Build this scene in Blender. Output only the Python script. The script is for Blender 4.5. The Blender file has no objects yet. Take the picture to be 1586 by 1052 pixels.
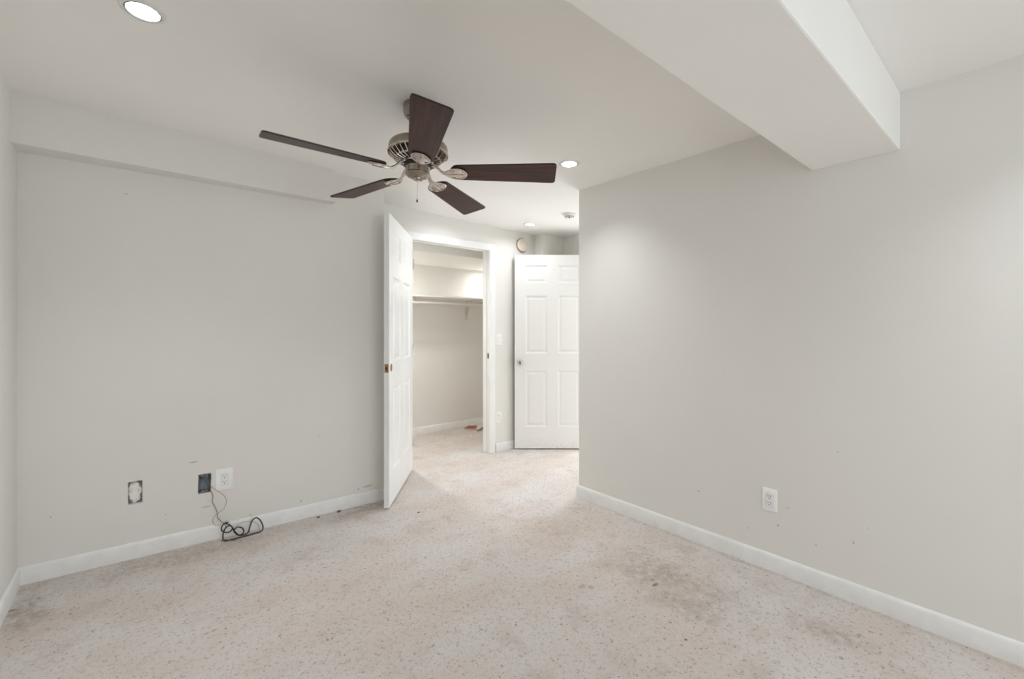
import bpy, bmesh, math, random
from mathutils import Vector, Matrix
random.seed(7)
sc = bpy.context.scene
COL = sc.collection

# ---------------------------------------------------------------- camera
FPX, Y0, YAW, EYE = 687.0, 511.69, 0.6948, 1.23
cam_data = bpy.data.cameras.new('camera')
cam_data.sensor_fit = 'HORIZONTAL'
cam_data.sensor_width = 36.0
cam_data.lens = 36.0 * FPX / 1586.0
cam_data.shift_y = -(526.0 - Y0) / 1586.0
cam_data.clip_start = 0.02
cam = bpy.data.objects.new('camera', cam_data)
COL.objects.link(cam)
cam.location = (0, 0, EYE)
cam.rotation_euler = (math.pi / 2, 0, -YAW)
sc.camera = cam

# ---------------------------------------------------------------- world, added daylight fills, exposure
LENS_POWER = 600.0         # glow of the recessed lamp lenses round the fan
NEAR_POWER = 600.0         # and of the two behind the beam
HALL_POWER = 180.0
CLOSET_POWER = 165.0
CLOSET_FILL_POWER = 680.0  # unseen extra lamp, added to brighten the closet
CORRIDOR_FILL_WATTS = 34.0
WINDOW_FILL_WATTS = 36.0
EXPOSURE = 0.17
world = bpy.data.worlds.new('world')
sc.world = world
world.use_nodes = True
world.node_tree.nodes['Background'].inputs[0].default_value = (0.75, 0.87, 1.0, 1)
world.node_tree.nodes['Background'].inputs[1].default_value = 1.0
wl = bpy.data.lights.new('added_window_fill', 'AREA')
wl.shape = 'RECTANGLE'
wl.size = 2.0
wl.size_y = 1.85
wl.energy = WINDOW_FILL_WATTS
wl.color = (0.86, 0.93, 1.0)
wlo = bpy.data.objects.new('added_window_fill', wl)
COL.objects.link(wlo)
wlo.location = (1.0, -2.84, 0.95)
wlo.rotation_euler = (math.pi / 2 + 0.30, 0, 0)      # fill light added behind the camera, shining in through an added window
cl = bpy.data.lights.new('added_corridor_fill', 'AREA')
cl.shape = 'RECTANGLE'
cl.size = 1.75
cl.size_y = 0.8
cl.energy = CORRIDOR_FILL_WATTS
cl.color = (0.90, 0.945, 1.0)
clo = bpy.data.objects.new('added_corridor_fill', cl)
COL.objects.link(clo)
clo.location = (4.36, 2.68, 1.2)
clo.rotation_euler = (0, math.pi / 2, 0)      # fill light added for the hall, towards -X through an added window
sc.view_settings.view_transform = 'Standard'
sc.view_settings.look = 'None'
sc.view_settings.gamma = 1.0
sc.view_settings.use_curve_mapping = False
sc.view_settings.exposure = EXPOSURE
sc.cycles.use_denoising = True
sc.cycles.max_bounces = 12
sc.cycles.diffuse_bounces = 8
sc.cycles.caustics_reflective = False
sc.cycles.caustics_refractive = False

# ---------------------------------------------------------------- room measures (metres)
XL = -0.464          # side wall at the far left
XR = 2.480           # face of the long right wall
YRE = 2.2014         # its end
YC = 3.5515          # wall of the closet
YB = 4.739           # back of the closet
XE = 1.352           # outside corner where the left wall ends
XJ = 3.27            # jog behind the hall door
XH = 3.58            # wall of the hall door
CX = 4.15            # end of the corridor beyond the hall door
YBK = -2.6           # wall behind the camera
def wy(x):           # plane of the left wall (slightly out of square)
    return 3.169 - 0.0502 * (x + 0.464)
def zc(x, y):        # ceiling height (it falls slightly to the right)
    return 2.2612 - 0.0188 * (x - 2.5) + 0.0108 * (y - 2.0)

# ---------------------------------------------------------------- materials
def srgb(r, g, b):
    def f(c):
        c /= 255.0
        return c / 12.92 if c <= 0.04045 else ((c + 0.055) / 1.055) ** 2.4
    return (f(r), f(g), f(b), 1.0)

class NT:
    def __init__(self, name):
        self.m = bpy.data.materials.new(name)
        self.m.use_nodes = True
        self.t = self.m.node_tree
        self.b = self.t.nodes['Principled BSDF']
    def n(self, kind, **kw):
        nd = self.t.nodes.new(kind)
        for k, v in kw.items():
            if k.startswith('i_'):
                key = k[2:]
                key = int(key) if key.isdigit() else key.replace('_', ' ')
                nd.inputs[key].default_value = v
            else:
                setattr(nd, k, v)
        return nd
    def l(self, a, b):
        self.t.links.new(a, b)
    def mix(self, fac, a, b, blend='MIX'):
        nd = self.t.nodes.new('ShaderNodeMix')
        nd.data_type = 'RGBA'
        nd.blend_type = blend
        for sock, v in ((nd.inputs[0], fac), (nd.inputs[6], a), (nd.inputs[7], b)):
            if hasattr(v, 'is_output'):
                self.l(v, sock)
            else:
                sock.default_value = v
        return nd.outputs[2]
    def math(self, op, a, b=0.0, clamp=False):
        nd = self.t.nodes.new('ShaderNodeMath')
        nd.operation = op
        nd.use_clamp = clamp
        for i, v in enumerate((a, b)):
            if hasattr(v, 'is_output'):
                self.l(v, nd.inputs[i])
            else:
                nd.inputs[i].default_value = v
        return nd.outputs[0]
    def ramp(self, src, lo, hi, clamp=True):
        nd = self.n('ShaderNodeMapRange')
        nd.interpolation_type = 'SMOOTHSTEP'
        self.l(src, nd.inputs[0])
        nd.inputs[1].default_value = lo
        nd.inputs[2].default_value = hi
        return nd.outputs[0]
    def pos(self):
        if not hasattr(self, '_p'):
            self._p = self.n('ShaderNodeNewGeometry').outputs['Position']
        return self._p
    def noise(self, scale, detail=2.0, rough=0.5, vec=None, dist=0.0):
        nd = self.n('ShaderNodeTexNoise')
        nd.inputs['Scale'].default_value = scale
        nd.inputs['Detail'].default_value = detail
        nd.inputs['Roughness'].default_value = rough
        nd.inputs['Distortion'].default_value = dist
        self.l(vec if vec is not None else self.pos(), nd.inputs['Vector'])
        return nd.outputs['Fac']
    def blob(self, c, size, edge=0.6, jitter=0.0, jscale=30):
        """1 inside an ellipsoid about c with radii size, falling to 0 at its rim"""
        v = self.pos()
        s = self.n('ShaderNodeVectorMath', operation='SUBTRACT')
        self.l(v, s.inputs[0]); s.inputs[1].default_value = c
        d = self.n('ShaderNodeVectorMath', operation='DIVIDE')
        self.l(s.outputs[0], d.inputs[0]); d.inputs[1].default_value = size
        ln = self.n('ShaderNodeVectorMath', operation='LENGTH')
        self.l(d.outputs[0], ln.inputs[0])
        out = ln.outputs['Value']
        if jitter:
            out = self.math('ADD', out, self.math('MULTIPLY', self.math('SUBTRACT', self.noise(jscale, 3), 0.5), jitter))
        return self.ramp(out, 1.0, edge)
    def bump(self, h, strength, dist):
        nd = self.n('ShaderNodeBump')
        nd.inputs['Strength'].default_value = strength
        nd.inputs['Distance'].default_value = dist
        self.l(h, nd.inputs['Height'])
        self.l(nd.outputs[0], self.b.inputs['Normal'])

def simple(name, col, rough=0.5, metal=0.0, spec=0.5, bump=None, vary=0.0, vscale=8):
    t = NT(name)
    t.b.inputs['Roughness'].default_value = rough
    t.b.inputs['Metallic'].default_value = metal
    t.b.inputs['Specular IOR Level'].default_value = spec
    if vary:
        f = t.ramp(t.noise(vscale, 3), 0.3, 0.7)
        dark = tuple(c * (1 - vary) for c in col[:3]) + (1,)
        t.l(t.mix(f, dark, col), t.b.inputs['Base Color'])
    else:
        t.b.inputs['Base Color'].default_value = col
    if bump:
        t.bump(t.noise(bump[0], 3), bump[1], bump[2])
    return t.m

def wall_mat(name, col, marks=(), spec=0.25):
    t = NT(name)
    f = t.ramp(t.noise(1.3, 3), 0.3, 0.7)
    c = t.mix(f, tuple(x * 0.975 for x in col[:3]) + (1,), col)
    for (p, s, dark, amt) in marks:
        m = t.math('MULTIPLY', t.blob(p, s, 0.3, 0.9, 120), amt)
        c = t.mix(m, c, dark)
    t.l(c, t.b.inputs['Base Color'])
    t.b.inputs['Roughness'].default_value = 0.55
    t.b.inputs['Specular IOR Level'].default_value = spec
    t.bump(t.noise(160, 4, 0.6), 0.12, 0.002)
    return t.m

GREY = srgb(105, 100, 96)
BRN = srgb(120, 108, 98)
WALLC = srgb(229, 227, 222)
left_marks = [((0.227, 3.134, 0.471), (.03, .03, .006), GREY, .45), ((0.288, 3.131, 0.20), (.035, .03, .01), GREY, .25),
    ((0.795, 3.106, 0.116), (.006, .03, .008), BRN, .7), ((1.167, 3.087, 0.112), (.007, .03, .009), BRN, .7),
    ((1.235, 3.084, 0.12), (.05, .03, .012), GREY, .35), ((0.906, 3.1, 0.526), (.004, .03, .007), GREY, .6),
    ((-0.068, 3.149, 1.962), (.012, .03, .004), GREY, .4), ((0.30, 3.13, 0.23), (.02, .03, .02), GREY, .05),
    ((0.1, 3.15, 0.2), (.005, .03, .005), GREY, .5), ((-.35, 3.16, .3), (.004, .03, .006), GREY, .5)]
right_marks = [((2.48, 0.865, 0.239), (.03, .007, .007), GREY, .6), ((2.48, 0.554, 0.265), (.03, .006, .010), BRN, .45),
    ((2.48, 1.284, 0.296), (.03, .008, .006), GREY, .5), ((2.48, 0.612, 0.666), (.03, .004, .004), GREY, .5),
    ((2.48, 0.821, 0.341), (.03, .008, .004), GREY, .35), ((2.48, 1.006, 0.178), (.03, .005, .006), GREY, .5),
    ((2.48, 0.5, 0.35), (.03, .006, .005), GREY, .3), ((2.48, 0.7, 0.2), (.03, .008, .004), GREY, .35)]
M = {}
M['wall_l'] = wall_mat('warm_white_wall_paint', WALLC, left_marks)
M['wall_r'] = wall_mat('warm_white_wall_paint_scuffed', WALLC, right_marks)
M['wall'] = wall_mat('wall_paint', WALLC)
M['ceil'] = wall_mat('ceiling_paint', srgb(243, 241, 237))
M['trim'] = simple('white_gloss_trim_paint', srgb(238, 238, 236), 0.32, vary=0.03, vscale=6)
M['base'] = simple('white_baseboard_paint', srgb(236, 236, 234), 0.35, vary=0.06, vscale=14)
M['closet_ceil'] = simple('white_closet_paint', srgb(236, 235, 230), 0.6)
M['plastic'] = simple('white_plastic', srgb(240, 240, 238), 0.3, vary=0.02)
M['almond'] = simple('almond_plastic', srgb(226, 214, 202), 0.4, vary=0.03)
M['slot'] = simple('dark_slot', srgb(35, 33, 32), 0.6)
M['chrome'] = simple('satin_chrome', srgb(205, 203, 200), 0.22, 1.0)
M['brass'] = simple('aged_brass', srgb(168, 132, 96), 0.35, 0.9, vary=0.25, vscale=60)
M['shelf'] = simple('white_melamine', srgb(240, 240, 238), 0.4)
M['rod'] = simple('closet_rod_paint', srgb(214, 206, 198), 0.35, 0.1)
M['bracket'] = simple('bracket_enamel', srgb(208, 206, 198), 0.4, 0.0)
M['black'] = simple('black_cable_rubber', srgb(38, 32, 30), 0.45)
M['wire_grey'] = simple('grey_wire', srgb(120, 108, 100), 0.45)
M['wire_red'] = simple('copper_red_wire', srgb(142, 110, 98), 0.45)
M['red'] = simple('red_print_paper', srgb(168, 60, 62), 0.4, vary=0.3, vscale=40)
M['paper'] = simple('cream_paper', srgb(226, 206, 186), 0.6, vary=0.15, vscale=60)
M['pages'] = simple('dark_printed_paper', srgb(110, 88, 72), 0.5, vary=0.4, vscale=50)
M['foam_dark'] = simple('lint', srgb(110, 104, 98), 0.9, vary=0.3, vscale=80)
M['stone'] = simple('cream_crumb', srgb(220, 205, 188), 0.8, vary=0.2, vscale=90)

def nickel(name, col, rough):
    t = NT(name)
    t.b.inputs['Metallic'].default_value = 1.0
    f = t.ramp(t.noise(14, 3), 0.3, 0.7)
    t.l(t.mix(f, tuple(c * .85 for c in col[:3]) + (1,), col), t.b.inputs['Base Color'])
    r = t.n('ShaderNodeMapRange'); t.l(t.noise(60, 2), r.inputs[0])
    r.inputs[3].default_value = rough - .06; r.inputs[4].default_value = rough + .08
    t.l(r.outputs[0], t.b.inputs['Roughness'])
    return t.m
M['nickel'] = nickel('brushed_nickel', srgb(158, 148, 136), 0.24)
M['iron'] = nickel('polished_nickel', srgb(212, 202, 194), 0.20)
M['vent_dark'] = simple('motor_interior', srgb(40, 34, 30), 0.6)

t = NT('walnut_blade')                      # fan blade, grain along local X (object coords)
tc = t.n('ShaderNodeTexCoord')
mp = t.n('ShaderNodeMapping'); mp.inputs['Scale'].default_value = (3, 60, 3)
t.l(tc.outputs['UV'], mp.inputs['Vector'])
g = t.noise(1.0, 4, 0.6, mp.outputs[0], 0.4)
c = t.mix(t.ramp(g, 0.35, 0.7), srgb(54, 30, 24), srgb(76, 46, 37))
t.l(c, t.b.inputs['Base Color']); t.b.inputs['Roughness'].default_value = 0.42; t.b.inputs['Specular IOR Level'].default_value = 0.3
M['wood'] = t.m
M['wood_edge'] = simple('blade_edge', srgb(34, 22, 19), 0.5)

t = NT('closet_door_paint'); t.b.inputs['Roughness'].default_value = 0.33
t.l(t.mix(t.ramp(t.noise(3, 2), .3, .7), srgb(230, 230, 228), srgb(236, 236, 234)), t.b.inputs['Base Color'])
M['door'] = t.m
t = NT('hall_door_paint'); t.b.inputs['Roughness'].default_value = 0.33   # scuffed along the foot
sx = t.n('ShaderNodeSeparateXYZ'); t.l(t.pos(), sx.inputs[0])
low = t.ramp(sx.outputs[2], 0.13, 0.03)
sc1 = t.math('MULTIPLY', t.ramp(t.noise(45, 5, .7), .56, .66), low)
c = t.mix(t.math('MULTIPLY', sc1, .45), srgb(240, 240, 238), srgb(150, 140, 130))
t.l(c, t.b.inputs['Base Color'])
M['door2'] = t.m

def emis(name, col, s):
    t = NT(name)
    t.b.inputs['Base Color'].default_value = (0.9, 0.9, 0.9, 1)
    t.b.inputs['Emission Color'].default_value = col
    t.b.inputs['Emission Strength'].default_value = s
    return t.m
M['lens'] = emis('lit_lamp_lens', (0.95, 0.97, 1.0, 1), LENS_POWER)
M['lens_near'] = emis('lit_lamp_lens_behind_beam', (0.965, 0.975, 1.0, 1), NEAR_POWER)
M['lens_hall'] = emis('lit_hall_lamp_lens', (0.93, 0.955, 1.0, 1), HALL_POWER)
M['lens_closet'] = emis('lit_closet_lamp_lens', (1.0, 0.995, 0.98, 1), CLOSET_POWER)
M['lens_closet_fill'] = emis('added_closet_fill_lens', (1.0, 0.975, 0.94, 1), CLOSET_FILL_POWER)
M['can'] = simple('lamp_reflector', srgb(235, 236, 240), 0.25, 0.0)
M['ring'] = simple('lamp_trim_ring', srgb(222, 222, 220), 0.35)
M['ring_dark'] = simple('lamp_trim_lip', srgb(78, 80, 84), 0.4, 0.3)

# carpet
t = NT('beige_carpet')
P = t.pos()
mp = t.n('ShaderNodeMapping'); t.l(P, mp.inputs[0])
mp.inputs['Rotation'].default_value = (0, 0, 0.5); mp.inputs['Scale'].default_value = (0.75, 1.5, 1)
big = t.noise(1.7, 4, .55, mp.outputs[0])
c = t.mix(t.ramp(big, .34, .66), srgb(220, 208, 199), srgb(226, 221, 217))
mid = t.noise(5.0, 4, .6)
c = t.mix(t.math('MULTIPLY', t.ramp(mid, .5, .72), .45), c, srgb(194, 180, 167))
# ground-in dirt in the traffic lane along the right wall and by the far left corner
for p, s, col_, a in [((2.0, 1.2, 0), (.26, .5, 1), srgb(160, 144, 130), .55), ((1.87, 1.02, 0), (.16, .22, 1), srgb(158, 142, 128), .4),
      ((2.16, .55, 0), (.12, .22, 1), srgb(158, 142, 130), .5), ((1.95, 1.9, 0), (.3, .3, 1), srgb(184, 166, 148), .4),
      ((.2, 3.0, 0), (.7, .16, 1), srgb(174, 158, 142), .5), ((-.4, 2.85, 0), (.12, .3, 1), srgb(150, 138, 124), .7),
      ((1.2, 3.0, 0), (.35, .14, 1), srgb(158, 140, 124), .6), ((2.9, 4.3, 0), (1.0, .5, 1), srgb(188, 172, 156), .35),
      ((.75, 2.6, 0), (.35, .2, 1), srgb(190, 180, 172), .4), ((1.3, .9, 0), (.3, .25, 1), srgb(188, 172, 156), .35),
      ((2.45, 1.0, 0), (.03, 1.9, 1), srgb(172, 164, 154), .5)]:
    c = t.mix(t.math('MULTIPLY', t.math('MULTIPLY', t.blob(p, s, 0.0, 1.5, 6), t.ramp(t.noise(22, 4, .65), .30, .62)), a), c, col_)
# small distinct stains
for p, s, a in [((1.904, 1.203, 0), (.030, .014, 1), .75), ((1.93, 1.235, 0), (.012, .010, 1), .5), ((1.659, .912, 0), (.010, .008, 1), .85),
      ((1.648, 1.388, 0), (.024, .02, 1), .35), ((-.44, 2.9, 0), (.02, .012, 1), .7), ((2.215, .478, 0), (.03, .012, 1), .4),
      ((1.62, 1.42, 0), (.03, .02, 1), .3), ((2.10, 1.15, 0), (.014, .006, 1), .5), ((.95, 1.15, 0), (.03, .03, 1), .3),
      ((.35, 2.55, 0), (.006, .006, 1), .7), ((.73, 2.43, 0), (.03, .006, 1), .3), ((1.45, 2.7, 0), (.03, .004, 1), .5)]:
    c = t.mix(t.math('MULTIPLY', t.blob(p, s, 0.3, 0.8, 90), a), c, srgb(92, 70, 58))
# tufts: light tips, tan shanks and dark gaps between them
tuft = t.noise(120, 4, .68, None, 1.2)
fine = t.noise(260, 3, .6, None, .6)
wide = t.noise(48, 3, .6, None, .5)
mixn = t.math('ADD', t.math('MULTIPLY', tuft, .6), t.math('MULTIPLY', wide, .4))
gap = t.ramp(mixn, .46, .36)
c = t.mix(t.math('MULTIPLY', gap, .85), c, srgb(122, 104, 92))
tan = t.ramp(t.noise(75, 3, .6, None, .8), .56, .68)
c = t.mix(t.math('MULTIPLY', tan, .35), c, srgb(176, 156, 138))
tip = t.ramp(fine, .54, .66)
c = t.mix(t.math('MULTIPLY', tip, .45), c, srgb(240, 235, 228))
v = t.n('ShaderNodeTexVoronoi'); v.inputs['Scale'].default_value = 30; t.l(P, v.inputs['Vector'])
vj = t.math('ADD', v.outputs['Distance'], t.math('MULTIPLY', t.noise(140, 2), .25))
speck = t.math('MULTIPLY', t.ramp(vj, .31, .22), t.ramp(t.noise(9, 3), .46, .62))
c = t.mix(t.math('MULTIPLY', speck, .38), c, srgb(104, 84, 72))
t.l(c, t.b.inputs['Base Color'])
t.b.inputs['Roughness'].default_value = 0.95
t.b.inputs['Specular IOR Level'].default_value = 0.1
t.b.inputs['Sheen Weight'].default_value = 0.15
h = t.math('ADD', t.math('MULTIPLY', tuft, .6), t.math('ADD', t.math('MULTIPLY', wide, .5), t.math('MULTIPLY', fine, .25)))
t.bump(h, 0.7, 0.018)
M['carpet'] = t.m

# plaster filled hole: bare grey edges round a pale fill
t = NT('rough_plaster')
n1 = t.ramp(t.noise(38, 4, .65), .42, .62)
rim = t.blob((-0.031, 3.147, 0.356), (.031, .2, .066), .72, .9, 55)
c = t.mix(rim, srgb(104, 101, 98), srgb(236, 234, 228))
c = t.mix(t.math('MULTIPLY', t.ramp(t.noise(90, 4), .5, .7), .35), c, srgb(96, 92, 88))
t.l(c, t.b.inputs['Base Color']); t.b.inputs['Roughness'].default_value = .9
t.bump(t.noise(120, 4), .6, .003)
M['plaster'] = t.m
t = NT('grimy_box_plastic')
c = t.mix(t.ramp(t.noise(40, 4), .4, .65), srgb(92, 100, 108), srgb(136, 142, 146))
t.l(c, t.b.inputs['Base Color']); t.b.inputs['Roughness'].default_value = .55
M['box'] = t.m
M['box_edge'] = simple('torn_drywall_paper', srgb(150, 146, 138), .9, vary=.5, vscale=90)

# ---------------------------------------------------------------- mesh helpers
def tag(o, label=None, cat=None, group=None, kind=None):
    if label: o['label'] = label
    if cat: o['category'] = cat
    if group: o['group'] = group
    if kind: o['kind'] = kind
    return o

def link(name, bm, mat, parent=None, smooth=None, bevel=0, segs=2):
    me = bpy.data.meshes.new(name)
    bmesh.ops.remove_doubles(bm, verts=bm.verts, dist=1e-6)
    bmesh.ops.recalc_face_normals(bm, faces=bm.faces)
    bm.to_mesh(me); bm.free()
    for m in (mat if isinstance(mat, (list, tuple)) else [mat]):
        me.materials.append(m)
    if smooth is not None:
        me.polygons.foreach_set('use_smooth', [True] * len(me.polygons))
        me.set_sharp_from_angle(angle=math.radians(smooth))
    o = bpy.data.objects.new(name, me)
    COL.objects.link(o)
    if parent: o.parent = parent
    if bevel:
        b = o.modifiers.new('bevel', 'BEVEL'); b.width = bevel; b.segments = segs; b.limit_method = 'ANGLE'
        b.harden_normals = False
    return o

def empty(name, loc, rz=0.0, size=.1):
    o = bpy.data.objects.new(name, None)
    COL.objects.link(o)
    o.location = loc; o.rotation_euler = (0, 0, rz); o.empty_display_size = size
    return o

def box(bm, x0, x1, y0, y1, z0, z1, mi=0, M4=None):
    vs = [bm.verts.new((x, y, z)) for x in (x0, x1) for y in (y0, y1) for z in (z0, z1)]
    F = [(0, 1, 3, 2), (4, 6, 7, 5), (0, 4, 5, 1), (2, 3, 7, 6), (0, 2, 6, 4), (1, 5, 7, 3)]
    for f in F:
        fc = bm.faces.new([vs[i] for i in f]); fc.material_index = mi
    if M4 is not None:
        for v_ in vs: v_.co = M4 @ v_.co
    return vs

def prism(bm, poly, z0, z1):
    """vertical prism; z1 may be a function of (x, y)"""
    f0 = z0 if callable(z0) else (lambda x, y: z0)
    f1 = z1 if callable(z1) else (lambda x, y: z1)
    a = [bm.verts.new((x, y, f0(x, y))) for x, y in poly]
    b = [bm.verts.new((x, y, f1(x, y))) for x, y in poly]
    n = len(poly)
    bm.faces.new(a); bm.faces.new(b)
    for i in range(n):
        bm.faces.new((a[i], a[(i + 1) % n], b[(i + 1) % n], b[i]))

def lathe(bm, prof, seg=40, M4=None, mi=0, caps=True):
    """prof: list of (r, z)"""
    rings = []
    for r, z in prof:
        if r < 1e-6:
            rings.append([bm.verts.new((0, 0, z))])
        else:
            rings.append([bm.verts.new((r * math.cos(2 * math.pi * i / seg), r * math.sin(2 * math.pi * i / seg), z)) for i in range(seg)])
    for A, B in zip(rings, rings[1:]):
        for i in range(seg):
            j = (i + 1) % seg
            if len(A) == 1 and len(B) == 1: continue
            if len(A) == 1: f = bm.faces.new((A[0], B[i], B[j]))
            elif len(B) == 1: f = bm.faces.new((A[i], A[j], B[0]))
            else: f = bm.faces.new((A[i], A[j], B[j], B[i]))
            f.material_index = mi
    if caps:
        for Rg in (rings[0], rings[-1]):
            if len(Rg) > 2:
                f = bm.faces.new(Rg); f.material_index = mi
    if M4 is not None:
        for Rg in rings:
            for v_ in Rg: v_.co = M4 @ v_.co

def catmull(pts, n=8):
    P_ = [Vector(p) for p in pts]
    P_ = [P_[0] * 2 - P_[1]] + P_ + [P_[-1] * 2 - P_[-2]]
    out = []
    for i in range(1, len(P_) - 2):
        a, b, c_, d = P_[i - 1:i + 3]
        for k in range(n):
            u = k / n
            out.append(0.5 * ((2 * b) + (c_ - a) * u + (2 * a - 5 * b + 4 * c_ - d) * u * u + (3 * b - a - 3 * c_ + d) * u ** 3))
    out.append(P_[-2])
    return out

def tube(bm, pts, r, seg=8, mi=0):
    pts = [Vector(p) for p in pts]
    up = Vector((0.13, 0.21, 0.97)).normalized()
    rings = []
    prev = None
    for i, p in enumerate(pts):
        d = (pts[min(i + 1, len(pts) - 1)] - pts[max(i - 1, 0)]).normalized()
        if prev is None:
            n_ = d.cross(up).normalized()
        else:
            n_ = (prev - d * prev.dot(d)).normalized()
        prev = n_
        b_ = d.cross(n_)
        rr = r(i / (len(pts) - 1)) if callable(r) else r
        rings.append([bm.verts.new(p + (n_ * math.cos(2 * math.pi * k / seg) + b_ * math.sin(2 * math.pi * k / seg)) * rr) for k in range(seg)])
    for A, B in zip(rings, rings[1:]):
        for k in range(seg):
            bm.faces.new((A[k], A[(k + 1) % seg], B[(k + 1) % seg], B[k])).material_index = mi
    bm.faces.new(rings[0]).material_index = mi
    bm.faces.new(rings[-1]).material_index = mi

def holed_sheet(bm, outer, holes, depth):
    """outer, holes: loops of 3D points in one plane; each hole gets a pocket pushed in by the vector depth"""
    edges = []
    loops = []
    for lp in [outer] + holes:
        vs = [bm.verts.new(p) for p in lp]
        loops.append(vs)
        for i in range(len(vs)):
            edges.append(bm.edges.new((vs[i], vs[(i + 1) % len(vs)])))
    bmesh.ops.triangle_fill(bm, use_beauty=True, use_dissolve=False, edges=edges)
    for vs, dp in zip(loops[1:], depth):
        dv = Vector(dp)
        top = [bm.verts.new(v_.co + dv) for v_ in vs]
        n_ = len(vs)
        for i in range(n_):
            bm.faces.new((vs[i], vs[(i + 1) % n_], top[(i + 1) % n_], top[i]))
        bm.faces.new(top)
    return loops[0]

# ---------------------------------------------------------------- floor and ceiling
bm = bmesh.new(); box(bm, XL - .15, 4.9, YBK - .15, YB + .15, -.12, 0)
tag(link('floor', bm, M['carpet']), kind='structure')

LAMPS = [  # x, y, kind
    (0.002, 1.945, 'room'), (2.043, 1.895, 'room'), (2.04, -0.30, 'room'), (0.0, -0.45, 'room'),
    (2.094, 3.20, 'hall'), (2.907, 3.215, 'hall')]
RH = .056
def circ(cx, cy, r, zf, n=40):
    return [(cx + r * math.cos(2 * math.pi * i / n), cy + r * math.sin(2 * math.pi * i / n), zf(cx + r * math.cos(2 * math.pi * i / n), cy + r * math.sin(2 * math.pi * i / n))) for i in range(n)]
bm = bmesh.new()
ox0, ox1, oy0, oy1 = XL - .15, 4.9, YBK - .15, YB + .15
outer = [(x, y, zc(x, y)) for x, y in ((ox0, oy0), (ox1, oy0), (ox1, oy1), (ox0, oy1))]
rim = holed_sheet(bm, outer, [circ(x, y, RH, zc) for x, y, k in LAMPS], [(0, 0, .10)] * len(LAMPS))
tops = [bm.verts.new(v_.co + Vector((0, 0, .14))) for v_ in rim]
bm.faces.new(tops)
for i in range(4): bm.faces.new((rim[i], rim[(i + 1) % 4], tops[(i + 1) % 4], tops[i]))
tag(link('ceiling', bm, M['ceil']), kind='structure')

# ---------------------------------------------------------------- walls
def wall(name, poly, mat, z0=0, z1=zc, bevel=0):
    bm_ = bmesh.new(); prism(bm_, poly, z0, z1)
    return tag(link(name, bm_, mat, bevel=bevel), kind='structure')

def ragged(x0, x1, z0, z1, amp, seed, nx=5, nz=8):
    r_ = random.Random(seed)
    pts = []
    j = lambda: r_.uniform(-amp, amp)
    for i in range(nx): pts.append((x0 + (x1 - x0) * i / nx + j() * .5, z0 + j()))
    for i in range(nz): pts.append((x1 + j(), z0 + (z1 - z0) * i / nz + j() * .5))
    for i in range(nx): pts.append((x1 - (x1 - x0) * i / nx + j() * .5, z1 + j()))
    for i in range(nz): pts.append((x0 + j(), z1 - (z1 - z0) * i / nz + j() * .5))
    return [(x, wy(x), z) for x, z in pts]
patch_hole = ragged(-.060, .001, .292, .4125, .0025, 3)
box_hole = ragged(.249, .309, .282, .392, .002, 5)
bm = bmesh.new()
outer = [(XL, wy(XL), 0), (XE, wy(XE), 0), (XE, wy(XE), zc(XE, wy(XE))), (XL, wy(XL), zc(XL, wy(XL)))]
rim = holed_sheet(bm, outer, [patch_hole, box_hole], [(0, .012, 0), (0, .075, 0)])
yb_ = YC + .10
back = [bm.verts.new((v_.co.x, yb_, (zc(v_.co.x, yb_) if v_.co.z > 1 else 0))) for v_ in rim]
bm.faces.new(back)
for i in range(4): bm.faces.new((rim[i], rim[(i + 1) % 4], back[(i + 1) % 4], back[i]))
tag(link('wall_far_left', bm, M['wall_l']), kind='structure')

wall('wall_left', [(XL - .12, YBK - .12), (XL, YBK), (XL, YB + .1), (XL - .12, YB + .1)], M['wall'])
wall('wall_right', [(XR, YBK), (XR + .11, YBK), (XR + .11, YRE), (XR, YRE)], M['wall_r'])
wall('wall_hall_right', [(XR + .11, YRE - .11), (CX + .11, YRE - .11), (CX + .11, YRE), (XR + .11, YRE)], M['wall'])
# wall of the closet: pier at the left, header, pier at the right
OX0, OX1, HEAD, WT = 1.806, 2.666, 2.035, .11
wall('wall_closet_left_pier', [(XE, YC), (OX0 - .02, YC), (OX0 - .02, YC + WT), (XE, YC + WT)], M['wall'])
wall('wall_closet_right_pier', [(OX1 + .02, YC), (XJ, YC), (XJ, YC + WT), (OX1 + .02, YC + WT)], M['wall'])
wall('wall_closet_header', [(OX0 - .02, YC), (OX1 + .02, YC), (OX1 + .02, YC + WT), (OX0 - .02, YC + WT)], M['wall'], z0=HEAD + .02)
YJ = 3.41
wall('wall_hall_jog', [(XJ, YJ), (XH + .11, YJ), (XH + .11, YC + WT), (XJ, YC + WT)], M['wall'])
DY0, DY1, DHEAD = 2.235, 3.03, 2.025
wall('wall_hall_end_pier', [(XH, DY1 + .02), (XH + .11, DY1 + .02), (XH + .11, YJ), (XH, YJ)], M['wall'])
wall('wall_hall_end_header', [(XH, YRE), (XH + .11, YRE), (XH + .11, DY1 + .02), (XH, DY1 + .02)], M['wall'], z0=DHEAD + .02)
wall('wall_hall_end_stub', [(XH, YRE), (XH + .11, YRE), (XH + .11, DY0 - .02), (XH, DY0 - .02)], M['wall'], z1=DHEAD + .02)
wall('wall_corridor_sill', [(CX, 2.22), (CX + .11, 2.22), (CX + .11, 3.14), (CX, 3.14)], M['wall'], z1=.28)
wall('wall_corridor_header', [(CX, 2.22), (CX + .11, 2.22), (CX + .11, 3.14), (CX, 3.14)], M['wall'], z0=2.12)
wall('wall_corridor_far', [(CX, 3.14), (CX + .11, 3.14), (CX + .11, YJ), (CX, YJ)], M['wall'])
bm = bmesh.new()
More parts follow.
